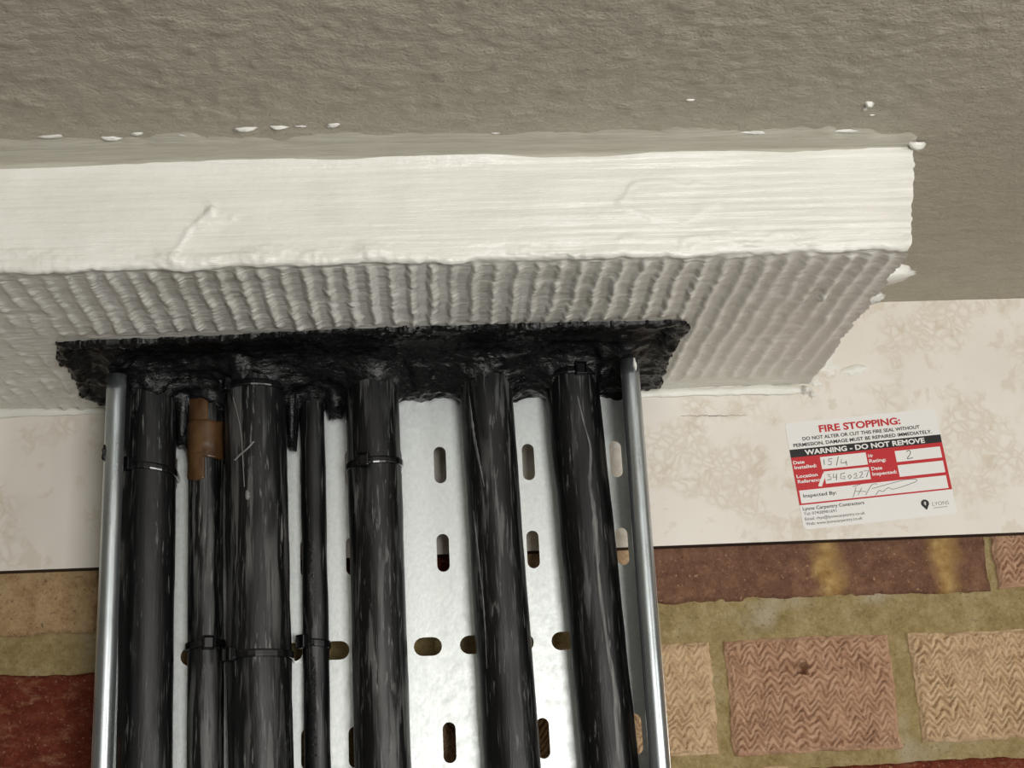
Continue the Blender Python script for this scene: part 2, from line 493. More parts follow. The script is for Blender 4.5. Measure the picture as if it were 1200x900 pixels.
# course under the board
brick(4.5, 219.3, 23, 89, 'banded', seed=1, yoff=0.2)
brick(224, 326, 24, 91, 'pink', 1.3, seed=2, yoff=-0.6)
brick(337, 436, 23, 90, 'tan', 1.0, seed=3, step=1.6)
brick(-108, -5.5, 22, 90, 'tan', 1.0, seed=4, step=1.6)
brick(-320, -118, 22, 90, 'red', seed=5)
brick(-545, -330, 19.5, 88, 'cream', seed=6, yoff=-0.3)
brick(-640, -556, 19, 88, 'red', seed=7, step=3)
# second course
brick(-177, 38.6, -68, -1.5, 'tan', 1.15, seed=8)
brick(47.8, 150, -69.5, -1, 'pink', 1.25, seed=9, holes=[(46, 49.5, 3.3, 13), (90, 2, 8, 2.0)], yoff=-0.6)
brick(163, 378, -67, -1.5, 'tan', 1.45, seed=10, yoff=-0.8)
brick(-289, -187, -69, -2, 'tan', 1.0, seed=11, step=1.6)
brick(-514, -299, -70, -4, 'red', seed=12)
brick(-640, -524, -70, -3, 'cream', seed=13, step=3)
brick(388, 440, -69, -2, 'pink', 1.0, seed=14, step=2)
# third course and lower, mostly below the frame
brick(90, 305, -146, -78, 'red', seed=15)
brick(-22, 80, -144, -76.5, 'tan', 1.0, seed=16, step=1.6)
brick(-247, -32, -144, -77, 'red', seed=17, step=3)
brick(-360, -258, -146, -79, 'cream', seed=18, step=3)
brick(-585, -370, -146, -79, 'red', seed=19, step=3)
brick(315, 417, -146, -78, 'tan', 1.0, seed=20, step=2)
for row, z in enumerate((-224, -302)):
    x = -640 + row * 55; k = 0
    while x < 420:
        w = 215 if (k + row) % 2 else 102
        brick(x, min(x + w, 440), z, z + 68, ('red', 'tan', 'cream')[(k + row) % 3], seed=30 + k + row * 9, step=4)
        x += w + 10; k += 1

# ================================================================== marbled board at the wall head
bm = bmesh.new()
bm_box(bm, (-760, -10, 56.8), (640, -0.2, 213.2), 0.5, 2)
me = mesh_bm(bm)
board = link('trim_1', me, [M_BOARD, M_DARK_EDGE], smooth=False)
for p in me.polygons:
    if p.normal.z < -0.7:
        p.material_index = 1
props(board, 'cream marbled lining board along the top of the brick wall', kind='structure')

def ribbon(pts, wid, depth, to3d, closed=False):
    """flat thin ribbon following 2D pts, tapered at ends"""
    pts = [np.array(p, float) for p in pts]
    bm = bmesh.new(); L = []
    for i, p in enumerate(pts):
        a = pts[max(i - 1, 0)]; b = pts[min(i + 1, len(pts) - 1)]
        d = b - a; d = d / (np.linalg.norm(d) + 1e-9); nn = np.array([-d[1], d[0]])
        wv = wid[i] if isinstance(wid, (list, tuple)) else wid
        L.append((bm.verts.new(to3d(*(p + nn * wv / 2))), bm.verts.new(to3d(*(p - nn * wv / 2)))))
    for a, b in zip(L[:-1], L[1:]):
        bm.faces.new((a[0], b[0], b[1], a[1]))
    return bm

rc = random.Random(5)
pts = [(31 + 42 * t, 139.6 - 0.9 * t + 0.35 * rc.uniform(-1, 1)) for t in np.linspace(0, 1, 26)]
wd = [0.15 + 0.35 * (1 if 8 < i < 18 else 0.4) * rc.uniform(0.4, 1.2) for i in range(26)]
o = link('hairline_crack', mesh_bm(ribbon(pts, wd, 0, lambda u, v: Vector((u, -10.08, v)) * MM)), M_CRACK, board, False)

# ================================================================== fire batt
ZK, FR = 157.7, -234.0
XL = -760.0
ts = np.concatenate([np.linspace(0, 1, 60)[:-1] * (340 / 875.0) , np.linspace(340 / 875.0, 1, 560)])
s_front = np.arange(ZC + 1.5, ZK + 3.0, -0.85)            # z down the front face
n_f = len(s_front)
arc = np.linspace(0, math.pi / 2, 7)[1:-1]
s_und = np.concatenate([np.arange(FR + 3.0, -140, 0.85), np.arange(-140, -9.0, 1.3)])
prof = [(FR, z, 0, -1) for z in s_front]
prof += [(FR + 3 - 3 * math.cos(a), ZK + 3 - 3 * math.sin(a), -math.sin(a), -math.cos(a)) for a in arc]
prof += [(y, ZK, -1, 0) for y in s_und]
prof = np.array(prof)                                     # y, z, nz, ny
py, pz, pnz, pny = prof.T
def xr(y, z):
    top = 119.3; bot = 110.2
    f = np.clip((z - ZK) / (ZC - ZK), 0, 1)
    g = np.clip((y - FR) / (-15 - FR), 0, 1)
    return bot + (top - bot) * f + (114.6 - bot) * g * (1 - f) + (114.6 - top) * g * f
XR = xr(py, pz)
T, S = np.meshgrid(ts, np.arange(len(prof)), indexing='ij')
S = S.astype(int)
XX = XL + T * (XR[S] - XL)
PY, PZ, NZ, NY = py[S], pz[S], pnz[S], pny[S]
dist_edge = XR[S] - XX
XX = XX + (1.1 * noise(PY / 7, PZ / 6, 71) + 0.8 * noise(PY / 2.5, PZ / 2.5, 72)) * (1 - sstep(0, 10, dist_edge))
# front displacement
hz = PZ - ZK
f_d = 0.9 * fbm(XX / 55, PZ / 24, 73, 2) + 0.42 * noise(XX / 70, PZ / 1.9, 74) * (0.25 + 0.75 * sstep(-130, 0, XX + 30 * noise(XX / 40, PZ / 14, 75)))
f_d = f_d + 0.22 * noise(XX / 45, PZ / 1.1, 76)
f_d = f_d + 2.8 * np.maximum(0, fbm(XX / 14, PZ / 4.5, 77, 5, 0.62)) * (1 - sstep(2, 13, hz + 3 * noise(XX / 25, 0, 78)))
f_d = f_d + 1.1 * noise(XX / 30, 0.3, 79) * (1 - sstep(0, 9, hz))
def seg_d(px, pz_, a, b):
    a = np.array(a, float); b = np.array(b, float); d = b - a
    t = np.clip(((px - a[0]) * d[0] + (pz_ - a[1]) * d[1]) / (d @ d), 0, 1)
    return np.hypot(px - a[0] - t * d[0], pz_ - a[1] - t * d[1])
d1 = np.minimum(seg_d(XX, PZ, (-250, 161), (-240, 178)), seg_d(XX, PZ, (-240, 178), (-230, 187)))
d1 = d1 + 1.2 * noise(XX / 4, PZ / 4, 80)
f_d = f_d + 0.8 * np.exp(-(d1 / 1.3) ** 2) + 1.5 * np.exp(-(np.hypot((XX + 231) / 2.2, (PZ - 186) / 3.2) + 0.3 * noise(XX / 2, PZ / 2, 95)) ** 2) + 1.0 * np.exp(-(np.hypot((XX + 221) / 2.0, (PZ - 182) / 1.5)) ** 2) + 0.7 * np.exp(-(seg_d(XX, PZ, (-236, 179), (-226, 183)) / 3.5) ** 2)
dp = np.hypot((XX + 10) / 22, (PZ - 186) / 11) + 0.25 * noise(XX / 8, PZ / 8, 81)
f_d = f_d + 0.7 * np.exp(-((dp - 1) / 0.12) ** 2) * sstep(-25, 5, -XX + 5) + 0.5 * (1 - sstep(0.8, 1.1, dp))
f_d = f_d + 1.5 * sstep(206, 213, PZ) * noise(XX / 60, 0, 82) + 0.8 * sstep(204, 212, PZ)
# outline of the mastic filled opening in the batt underside
OUT = [(-329, -132), (-269.5, -134), (-220, -137), (-175, -139.8), (-82, -141.8), (-30, -141), (14.5, -139.5), (18, -128), (16.8, -117), (15.5, -80), (16, -50), (18, -27), (17, -15),
       (-328, -15), (-327.7, -18), (-338, -38.5), (-333.5, -81), (-335, -100), (-329, -132)]
def outline_sd(px, py_):
    """signed distance, positive inside"""
    best = np.full(px.shape, 1e9); ins = np.zeros(px.shape, bool)
    for a, b in zip(OUT[:-1], OUT[1:]):
        best = np.minimum(best, seg_d(px, py_, a, b))
        if a[1] != b[1]:
            cond = ((a[1] > py_) != (b[1] > py_)) & (px < (b[0] - a[0]) * (py_ - a[1]) / (b[1] - a[1]) + a[0])
            ins ^= cond
    return np.where(ins, best, -best)

# underside displacement
wx = XX + 1.0 * noise(XX / 30, PY / 25, 83) + 0.7 * noise(XX / 9, PY / 6, 84)
ph = wx / 10.35 + 0.35
fr_ = ph - np.floor(ph)
ridge = np.where(fr_ < 0.2, sstep(0, 0.2, fr_), 1 - sstep(0.2, 0.62, fr_))
ridge_r = (0.5 + 0.5 * np.sin(ph * math.tau)) ** 1.6
right = sstep(8, 45, XX)
ridge = ridge * (1 - right) + 0.8 * ridge_r * right * np.clip(0.85 + 0.5 * noise(XX / 14, PY / 60, 98), 0.35, 1.1)
left = 1 - sstep(-345, -290, XX + 0.25 * (PY + 150))
end_y = -148 + 3 * noise(XX / 15, 0, 85)
inner = 1 - sstep(end_y, end_y + 7, PY)
env = sstep(FR + 3, FR + 12, PY) * np.where(XX > 10, 1 - sstep(-40, -22, PY), np.where(XX < -338, 1.0, inner))
brk = np.clip(0.9 + 0.4 * noise(XX / 9, PY / 14, 86), 0.4, 1.2)
u_d = env * ridge * (2.3 * (1 - left) + 1.2 * left * np.clip(0.4 + 0.9 * noise(XX / 10, PY / 8, 87), 0, 1)) * (brk * (1 - right) + right)
u_d = u_d + env * ridge * 0.38 * noise(XX / 4.5, PY / 1.8, 88) * (1 - 0.7 * right)
u_d = u_d + 0.45 * fbm(XX / 16, PY / 8, 89, 3) + 0.8 * noise(XX / 70, PY / 50, 90) + 0.05 * noise(XX / 18, PY / 1.5, 91)
u_d = u_d + 1.3 * np.maximum(0, fbm(XX / 9, PY / 3.5, 92, 3)) * (1 - sstep(4, 14, PY - FR)) 
u_d = u_d * (0.15 + 0.85 * sstep(-1.0, 5.0, -outline_sd(XX, PY)))
u_d = u_d + 2.2 * np.exp(-(np.hypot((XX - 82) / 2.0, (PY + 172) / 5) + 0.3 * noise(XX / 2, PY / 2, 93)) ** 2)
wgt = -NZ
Dd = f_d * (-NY) + u_d * wgt
VY = PY + NY * Dd * 1.0
drip = np.maximum(0, fbm(XX / 24, PZ * 0 + 0.7, 94, 4, 0.6) + 0.1) * 3.4
drip = drip * (1 - sstep(0, 7, hz)) * (1 - sstep(FR + 2, FR + 7, PY))
VZ = PZ + NZ * Dd - drip
V = np.stack([XX, VY, VZ], -1)

nT, nS = T.shape
q = grid_quads(nT, nS, False)
cen = V.reshape(-1, 3)[q].mean(1)
iss = (q % nS).min(1)
sd = outline_sd(cen[:, 0], cen[:, 1])
keep = ~((iss > n_f + 5) & (sd > 4.0))
V2, q2 = V.reshape(-1, 3), q[keep]
endv = np.array([[115.5, -9.0, ZC + 1.5]])
me_q = q2
# end cap: fan from the hidden top-back corner
last = np.arange(nS) + (nT - 1) * nS
V2 = np.concatenate([V2, endv])
fan = np.stack([last[:-1], last[1:], np.full(nS - 1, len(V2) - 1), np.full(nS - 1, len(V2) - 1)], 1)
V2, me_q = compact(V2, np.concatenate([me_q]))
bm_me = mesh_np(V2, me_q)
batt = link('fire_batt', bm_me, M_COAT)
props(batt, 'white coated fire batt boxed under the ceiling with ridged underside', 'fire batt')
# end face as its own piece of the same batt
ev = V.reshape(-1, 3)[last]
bm = bmesh.new()
vv = [bm.verts.new(Vector(p) * MM) for p in ev] + [bm.verts.new(Vector(endv[0]) * MM)]
vc = bm.verts.new(Vector((114.0, -120, 186)) * MM)
for a in range(len(vv)):
    bm.faces.new((vv[a], vv[(a + 1) % len(vv)], vc))
link('end_face', mesh_bm(bm), M_COAT, batt)

def bead(x0, x1, y, z, r, seed, skew=0.0):
    xs = np.arange(x0, x1, 1.2); na = 9
    rows = []
    for x in xs:
        rr = r * (1 + 0.25 * float(noise(x / 14, 0, seed)) + 0.12 * float(noise(x / 4, 0, seed + 1)))
        ring = []
        for k in range(na):
            a = math.pi * (0.02 + 0.96 * k / (na - 1))
            w = 1 + 0.12 * math.sin(k * 2.1)
            ring.append((x, y - rr * math.sin(a) * w * 0.8, z + skew * (x - x0) + rr * math.cos(a) * 1.25 * w - 0.8 + 0.4 * float(noise(x / 20, 3, seed + 2))))
        rows.append(ring)
    return mesh_np(np.array(rows).reshape(-1, 3), grid_quads(len(xs), na, True))
o = link('sealant_bead', bead(-2, 113, -9.9, 155.6, 2.4, 201), M_COAT, batt)
o = link('sealant_bead', bead(-560, -309, -9.9, 155.9, 2.2, 207), M_COAT, batt)
for i, (x, y, z, a, b, h, r, nrm) in enumerate([(113, -11, 154, 4, 3.6, 4.5, 0.3, 'front'), (117, -10, 151, 2.4, 3, 2.2, 0.3, 'front'), (146, -10, 167, 11, 4.5, 1.6, 0.05, 'front'),
        (128, -10, 171, 10, 7, 1.2, -0.6, 'front'), (120, -10, 160, 5, 6, 1.8, 0.4, 'front'),
        (111, -180, 166, 11, 6.5, 19, 0.1, 'side'), (111.5, -148, 164.5, 9, 5, 12, 0.1, 'side'), (112, -205, 164, 6, 3, 3, 0.1, 'side'), (113.5, -100, 162, 9, 3, 2, 0, 'side'), (113.5, -60, 161, 9, 3, 2, 0, 'side')]):
    link('sealant_smear', dab(x, y, z, a, b, h, r, 300 + i, nrm), M_COAT, batt)
link('sealant_smear', dab(119.2, -236, 212, 6, 3.5, 3, 0.5, 340, 'down'), M_COAT, batt)

# ================================================================== cables (data first: the mastic closes around them)
YB = -45.2
CAB = [  # x at z=157, x at z=-66, radius
    (-291.6, -288.6, 15.2), (-259.9, -256.8, 10.2), (-230.6, -225.5, 17.9), (-198.0, -195.9, 7.4),
    (-161.8, -159.7, 15.7), (-94.8, -89.0, 15.7), (-43.0, -35.6, 16.1)]
def cab_x(i, z):
    a, b, r = CAB[i]
    return a + (157 - z) / 223.0 * (b - a)

# ================================================================== mastic
gx = np.arange(-344, 26, 1.15); gy = np.arange(-148, -13, 1.15)
X, Y = np.meshgrid(gx, gy, indexing='ij')
sd = outline_sd(X, Y) + 1.0 * noise(X / 3.2, Y / 3.2, 120) + 0.9 * noise(X / 1.6, Y / 1.6, 121) + 1.0 * noise(X / 9, Y / 9, 122)
lum = fbm(X / 12, Y / 7, 123, 4, 0.6)
h = 3.4 * np.exp(-((sd - 3.5) / 3.0) ** 2) * (0.8 + 0.6 * noise(X / 7, Y / 7, 124))
h = h - 6.0 * sstep(6, 14, sd) * (1 - sstep(-92, -70, Y)) + 1.7 * lum
creep = fbm(X / 26, Y / 5, 126, 3, 0.55)
h = h + 3.2 * np.maximum(0, creep) * sstep(4, 12, sd)
inx = sstep(-312, -304, X) * (1 - sstep(-12, -4, X))
back = 11.5 + 2.0 * noise(X / 11, 0, 125)
h = h + (back + 2.5) * sstep(-86, -52, Y) * inx
for i, (a, b, r) in enumerate(CAB):
    yc = YB - r - 0.3
    rho = np.hypot(X - cab_x(i, 153), Y - yc) - r
    h = h + (5.5 + 1.5 * noise(X / 5, Y / 5, 130 + i)) * np.exp(-np.maximum(rho, 0) / 3.2) * (1 + 0.5 * sstep(-70, -90, Y))
for rx in (-305.8, -11.2):
    rho = np.hypot(X - rx, Y + 86) - 5
    h = h + 5.0 * np.exp(-np.maximum(rho, 0) / 3.5)
rollm = np.exp(-((Y + 84 + 2 * noise(X / 6, 1, 140)) / 4.0) ** 2) * sstep(-30, -26, X) * (1 - sstep(-9, -5, X))
h = h + 4.5 * rollm
for (lx, ly, lr, lz, wy) in [(-272.8, -53, 3.8, 24, 8), (-209.0, -54, 3.0, 24, 8), (-184, -53, 5.0, 9, 7), (-238, -80, 4, 3, 4)]:
    dd = np.hypot((X - lx) / lr, np.maximum(0, np.abs(Y - ly) - 3) / wy) + 0.12 * noise(X / 3, Y / 3, 141)
    h = h + lz * (1 - sstep(0.75, 1.25, dd))
h = h + 0.7 * noise(X / 2.6, Y / 2.2, 142)
h = np.maximum(h, np.where(sd < 7, 1.5, -6.0))
Zm = ZK - h
inside = sd > 0
q = grid_quads(len(gx), len(gy), True)
q = q[inside.ravel()[q].all(1)]
Vm = np.stack([X, Y, Zm], -1).reshape(-1, 3)
# skirt: boundary edges go up into the batt
from collections import Counter
ed = Counter()
dirn = {}
for f4 in q:
    for a, b in ((f4[0], f4[1]), (f4[1], f4[2]), (f4[2], f4[3]), (f4[3], f4[0])):
        k = (min(a, b), max(a, b)); ed[k] += 1; dirn[k] = (a, b)
bed = [dirn[k] for k, c in ed.items() if c == 1]
bvs = sorted({v for e in bed for v in e}); bmap = {v: len(Vm) + i for i, v in enumerate(bvs)}
up = Vm[bvs].copy(); up[:, 2] = ZK + 2.5
sk = np.array([(b, a, bmap[a], bmap[b]) for a, b in bed])
Vm, qm = compact(np.concatenate([Vm, up]), np.concatenate([q, sk]))
mastic = link('black_mastic_seal', mesh_np(Vm, qm), M_MASTIC)
props(mastic, 'lumpy black fire mastic sealing the opening around the cables under the batt', 'sealant')

# ================================================================== cable tray
tray = bpy.data.objects.new('cable_tray', None); coll.objects.link(tray)
tray.location = (-158.5 * MM, YB * MM, -260 * MM)
tray.empty_display_size = 0.05
props(tray, 'perforated galvanised steel cable tray running up the wall behind the black cables', 'cable tray')
bpy.context.view_layer.update()
Tinv = tray.matrix_world.inverted()
def tray_part(name, me, mat, smooth=True, parent=None):
    me.transform(Tinv)
    return link(name, me, mat, parent or tray, smooth)

def slot_pts(cx_, cz_, lx, lz, n=8):
    pts = []
    r = min(lx, lz) / 2
    if lz >= lx:
        a = lz / 2 - r
        for k in range(n + 1):
            t = math.pi * k / n; pts.append((cx_ + r * math.cos(t), cz_ + a + r * math.sin(t)))
        for k in range(n + 1):
            t = math.pi + math.pi * k / n; pts.append((cx_ + r * math.cos(t), cz_ - a + r * math.sin(t)))
    else:
        a = lx / 2 - r
        for k in range(n + 1):
            t = -math.pi / 2 + math.pi * k / n; pts.append((cx_ + a + r * math.cos(t), cz_ + r * math.sin(t)))
        for k in range(n + 1):
            t = math.pi / 2 + math.pi * k / n; pts.append((cx_ - a + r * math.cos(t), cz_ + r * math.sin(t)))
    return pts

def slotted_panel(outline, slots, thick):
    cu = bpy.data.curves.new('panel', 'CURVE'); cu.dimensions = '2D'; cu.fill_mode = 'BOTH'
    cu.extrude = thick / 2 * MM; cu.resolution_u = 1
    for pts in [outline] + slots:
        sp = cu.splines.new('POLY'); sp.points.add(len(pts) - 1); sp.use_cyclic_u = True
        for p, (x, y) in zip(sp.points, pts):
            p.co = (x * MM, y * MM, 0, 1)
    o = bpy.data.objects.new('panel', cu); coll.objects.link(o)
    dg = bpy.context.evaluated_depsgraph_get(); dg.update()
    me = bpy.data.meshes.new_from_object(o.evaluated_get(dg))
    bpy.data.objects.remove(o); bpy.data.curves.remove(cu)
    return me

slots = []
for zr in (158, 104, 51, -57, -110, -164, -218):
    for k in range(11):
        slots.append(slot_pts(-17.2 - 26.4 * k, zr, 7.3, 22.5))
for zr in (-3, -191):
    for k in range(-5, 5):
        cxs = -133.3 + 26.4 * k
        slots.append(slot_pts(cxs, zr, 16.2, 10.6))
tb = slotted_panel([(-310.6, -260), (-6.4, -260), (-6.4, 166), (-310.6, 166)], slots, 1.4)
tb.transform(Matrix.Translation((0, (YB + 0.7) * MM, 0)) @ Matrix.Rotation(math.pi / 2, 4, 'X'))
tray_part('perforated_base', tb, M_STEEL, False)
for side, xw, xc in ((-1, -310.9, -305.8), (1, -6.1, -11.2)):
    fs = [slot_pts(-(-64), zr, 7.3, 22.5) for zr in (104, 51, -57, -110, -164)]
    fl = slotted_panel([(44.0, -260), (86, -260), (86, 153), (44.0, 153)], fs, 1.2)
    # panel (u, v) -> y = -u, z = v, thickness along x
    mtx = Matrix(((0, 0, 1, xw * MM), (-1, 0, 0, 0), (0, 1, 0, 0), (0, 0, 0, 1)))
    fl.transform(mtx)
    f_o = tray_part('side_flange', fl, M_STEEL, False)
    # rolled rim
    nz_ = 44; na = 22
    rows = []
    for z in np.linspace(-260, 152.5, nz_):
        ring = []
        for k in range(na):
            t = (k / (na - 1)) * math.radians(290)
            a = t if side > 0 else math.pi - t
            aa = -a if side > 0 else math.tau - a
            r = 5.45
            dent = 0.0
            ring.append((xc + (r - dent) * math.cos(a), -86.0 - (r - dent) * math.sin(a), z))
        for k in range(na - 1, -1, -1):
            t = (k / (na - 1)) * math.radians(290)
            a = t if side > 0 else math.pi - t
            ring.append((xc + 4.35 * math.cos(a), -86.0 - 4.35 * math.sin(a), z))
        ring.append(ring[0])
        rows.append(ring)
    rr = np.array(rows); nn = rr.shape[1]
    me = mesh_np(rr.reshape(-1, 3), grid_quads(nz_, nn, False))
    bm = bmesh.new(); bm.from_mesh(me)
    bmesh.ops.remove_doubles(bm, verts=bm.verts, dist=1e-6)
    bmesh.ops.holes_fill(bm, edges=[e for e in bm.edges if e.is_boundary], sides=200)
    me2 = mesh_bm(bm)
    tray_part('rolled_rim', me2, M_RIM)
# bit of mastic and paint on the rims
o = tray_part('mastic_spot', dab(-310.5, -89, 106, 1.6, 5, 1.6, 0.0, 401, 'front'), M_MASTIC)
o = tray_part('paint_chip', dab(-8.6, -91, 149, 1.1, 4.2, 0.8, 0.1, 402, 'front'), M_COAT)

# ================================================================== cables
def tube(path, radii, na, wob=0.0, seed=0):
    rows = []
    for i, (p, r) in enumerate(zip(path, radii)):
        ring = []
        for k in range(na):
            a = math.tau * k / na
            rr = r + wob * float(noise(math.cos(a) * 1.3 + 5, p[2] / 26 + math.sin(a) * 1.3, seed)) + wob * 0.35 * float(noise(math.cos(a) * 4 + 5, p[2] / 9 + math.sin(a) * 4, seed + 1))
            ring.append((p[0] + rr * math.cos(a), p[1] + rr * math.sin(a), p[2]))
        ring.append(ring[0])
        rows.append(ring)
    me = mesh_np(np.array(rows).reshape(-1, 3), grid_quads(len(path), na + 1, True))
    bm = bmesh.new(); bm.from_mesh(me)
    bmesh.ops.remove_doubles(bm, verts=bm.verts, dist=1e-6)
    bmesh.ops.holes_fill(bm, edges=[e for e in bm.edges if e.is_boundary], sides=200)
    return mesh_bm(bm)

CLAB = ['thick smooth black cable beside the left tray rim, tied high up',
        'slim scuffed black cable with brown packing tape near its top, second from left',
        'thickest scratched black cable with shiny faceted tie, third from left',
        'thinnest black cable with raised lettering down its jacket, fourth from left',
        'thick black cable with pale lengthwise scuffs in the middle of the tray, tied high up',
        'thick black cable second from the right rim, with no tie around it in view',
        'thick black cable closest to the right tray rim, with a crooked pale streak']
cables = []
zs_c = np.linspace(-262, 166, 62)
for i, (a, b, r) in enumerate(CAB):
    yc = YB - r - 0.45
    path = [(cab_x(i, z) + 0.25 * float(noise(z / 60, i * 3.3, 150)), yc, z) for z in zs_c]
    org = Vector((cab_x(i, -262), yc, -262)) * MM
    me = tube(path, [r - 0.18] * len(path), 40, 0.3, 160 + i)
    me.transform(Matrix.Translation(-org))
    o = link('power_cable', me, M_SHEATH[i])
    o.location = org
    props(o, CLAB[i], 'cable', 'black cables strapped to the tray')
    cables.append(o)
bpy.context.view_layer.update()

def child_of(o, name, me, mat, smooth=True):
    me.transform(o.matrix_world.inverted())
    return link(name, me, mat, o, smooth)

def wrap_patch(i, z0f, z1f, a0, a1, off, seed, na=26, nz=20, thick=0.35, wob=0.25):
    """curved patch hugging cable i between angles a0..a1 (deg, 270 = facing out)"""
    r = CAB[i][2] + off
    yc = YB - CAB[i][2] - 0.45
    rows = []; inner = []
    for u in range(na):
        t = u / (na - 1); a = math.radians(a0 + t * (a1 - a0))
        z0, z1 = z0f(t), z1f(t)
        for v in range(nz):
            s = v / (nz - 1); z = z0 + s * (z1 - z0)
            rr = r + wob * float(fbm(t * 5, z / 9, seed, 3))
            rows.append((cab_x(i, z) + rr * math.cos(a), yc + rr * math.sin(a), z))
    me = mesh_np(np.array(rows), grid_quads(na, nz, True))
    bm = bmesh.new(); bm.from_mesh(me)
    bmesh.ops.recalc_face_normals(bm, faces=bm.faces)
    bmesh.ops.solidify(bm, geom=bm.faces[:], thickness=thick * MM)
    me = bpy.data.meshes.new('patch'); bm.to_mesh(me); bm.free()
    return me
wob1 = lambda seed, amp: (lambda t: amp * float(noise(t * 6, 1.3, seed)))
w1, w2, w3 = wob1(501, 1.0), wob1(502, 1.5), wob1(503, 1.2)
o = child_of(cables[1], 'packing_tape', wrap_patch(1, lambda t: 108 + w1(t), lambda t: 131 + w2(t) - 4 * max(0, 0.35 - t), 150, 400, 0.9, 510, wob=1.0), M_TAPE)
o['label'] = 'brown tape wound around the cable'
o = child_of(cables[1], 'packing_tape', wrap_patch(1, lambda t: 129, lambda t: 153, 190, 285, 0.5, 511, na=12, wob=0.3), M_TAPE)
o = child_of(cables[1], 'packing_tape', wrap_patch(1, lambda t: 94 + 5 * abs(t - 0.65), lambda t: 111, 195, 275, 0.5, 512, na=12, wob=0.3), M_TAPE)

# flakes and a loose strand on the third cable
yf = lambda i, x, z: YB - CAB[i][2] - 0.45 - math.sqrt(max(0.1, CAB[i][2] ** 2 - (x - cab_x(i, z)) ** 2))
def strand_mesh(i, pts, r=0.3, lift=0.5):
    bm = bmesh.new(); prev = None
    for (x, z) in pts:
        y = yf(i, x, z) - lift
        ring = [bm.verts.new(Vector((x + r * math.cos(math.tau * k / 6), y + r * math.sin(math.tau * k / 6), z + 0.2 * math.sin(k))) * MM) for k in range(6)]
        if prev:
            for k in range(6):
                bm.faces.new((prev[k], prev[(k + 1) % 6], ring[(k + 1) % 6], ring[k]))
        prev = ring
    return mesh_bm(bm)
def smooth_pts(pts, n=24):
    pts = np.array(pts, float); t = np.linspace(0, len(pts) - 1, n)
    out = []
    for tt in t:
        i = min(int(tt), len(pts) - 2); f = tt - i
        p0 = pts[max(i - 1, 0)]; p1 = pts[i]; p2 = pts[i + 1]; p3 = pts[min(i + 2, len(pts) - 1)]
        out.append(0.5 * (2 * p1 + (p2 - p0) * f + (2 * p0 - 5 * p1 + 4 * p2 - p3) * f * f + (3 * p1 - p0 - 3 * p2 + p3) * f ** 3))
    return out
o = child_of(cables[2], 'loose_strand', strand_mesh(2, smooth_pts([(-241, 140), (-236.4, 121), (-234.7, 101), (-233.7, 86)]), 0.25), M_PALE)
o['label'] = 'thin pale strand hanging down the cable'
o = child_of(cables[2], 'peeled_flake', strand_mesh(2, smooth_pts([(-239.6, 102), (-236, 105), (-232, 108), (-228.5, 112)]), 0.8, 0.6), M_PALE)
o['label'] = 'pale sliver of peeled plastic'
o = child_of(cables[2], 'peeled_flake', dab(-231.7, yf(2, -231.7, 81) - 0.1, 81, 1.4, 3.0, 0.8, 0.1, 521, 'front'), M_PALE)

def scuff(i, pts, mat, seed, off=0.12):
    """thin abraded streak hugging cable i: pts = (dx from the cable axis, z, width)"""
    P3 = smooth_pts(pts, 40); rows = []
    r = CAB[i][2] + off; yc = YB - CAB[i][2] - 0.45
    rg = random.Random(seed)
    for (dx, z, w) in P3:
        w = max(0.15, w * rg.uniform(0.65, 1.25))
        for k in range(5):
            d = dx + (k / 4 - 0.5) * w
            d = max(-0.97 * r, min(0.97 * r, d))
            rows.append((cab_x(i, z) + d, yc - math.sqrt(r * r - d * d) - (0.25 if k in (1, 2, 3) else -0.3), z))
    me = mesh_np(np.array(rows), grid_quads(len(P3), 5, False))
    return child_of(cables[i], 'scuff_streak', me, M_SCUFF)
o = scuff(6, [(0.5, 134, 0.6), (3.0, 116, 1.2), (5.2, 102, 1.6), (2.6, 82, 2.2), (3.6, 66, 3.2), (2.6, 44, 3.8), (2.2, 26, 1.8), (3.2, -9, 2.8), (5.4, -36, 3.8), (4.4, -56, 4.6), (3.4, -80, 4.6)], M_SCUFF, 611)
o['label'] = 'crooked pale streak down the cable'
scuff(5, [(-10.5, 138, 0.5), (-9.5, 116, 1.5), (-7.5, 98, 1.3), (-5.5, 82, 0.4)], M_SCUFF, 612)
scuff(5, [(-12.5, 70, 0.5), (-11.5, 40, 1.2), (-10.5, 10, 0.8), (-11, -20, 0.3)], M_SCUFF, 613)

# raised lettering on the fourth cable
def text_mesh(s, bold=0.0, extrude=0.0):
    cu = bpy.data.curves.new('txt', 'FONT'); cu.body = s; cu.size = 1.0; cu.offset = bold; cu.extrude = extrude
    cu.resolution_u = 3
    o = bpy.data.objects.new('txt', cu); coll.objects.link(o)
    dg = bpy.context.evaluated_depsgraph_get(); dg.update()
    me = bpy.data.meshes.new_from_object(o.evaluated_get(dg))
    bpy.data.objects.remove(o); bpy.data.curves.remove(cu)
    return me
def fit(me, x0, y0, x1, y1, z):
    co = np.empty(len(me.vertices) * 3); me.vertices.foreach_get('co', co); co = co.reshape(-1, 3)
    lo, hi = co.min(0), co.max(0)
    sx = (x1 - x0) / (hi[0] - lo[0]); sy = (y1 - y0) / (hi[1] - lo[1])
    co[:, 0] = (co[:, 0] - lo[0]) * sx + x0
    co[:, 1] = (co[:, 1] - lo[1]) * sy + y0
    co[:, 2] = z
    co *= MM
    me.vertices.foreach_set('co', co.ravel()); me.update()
    return me
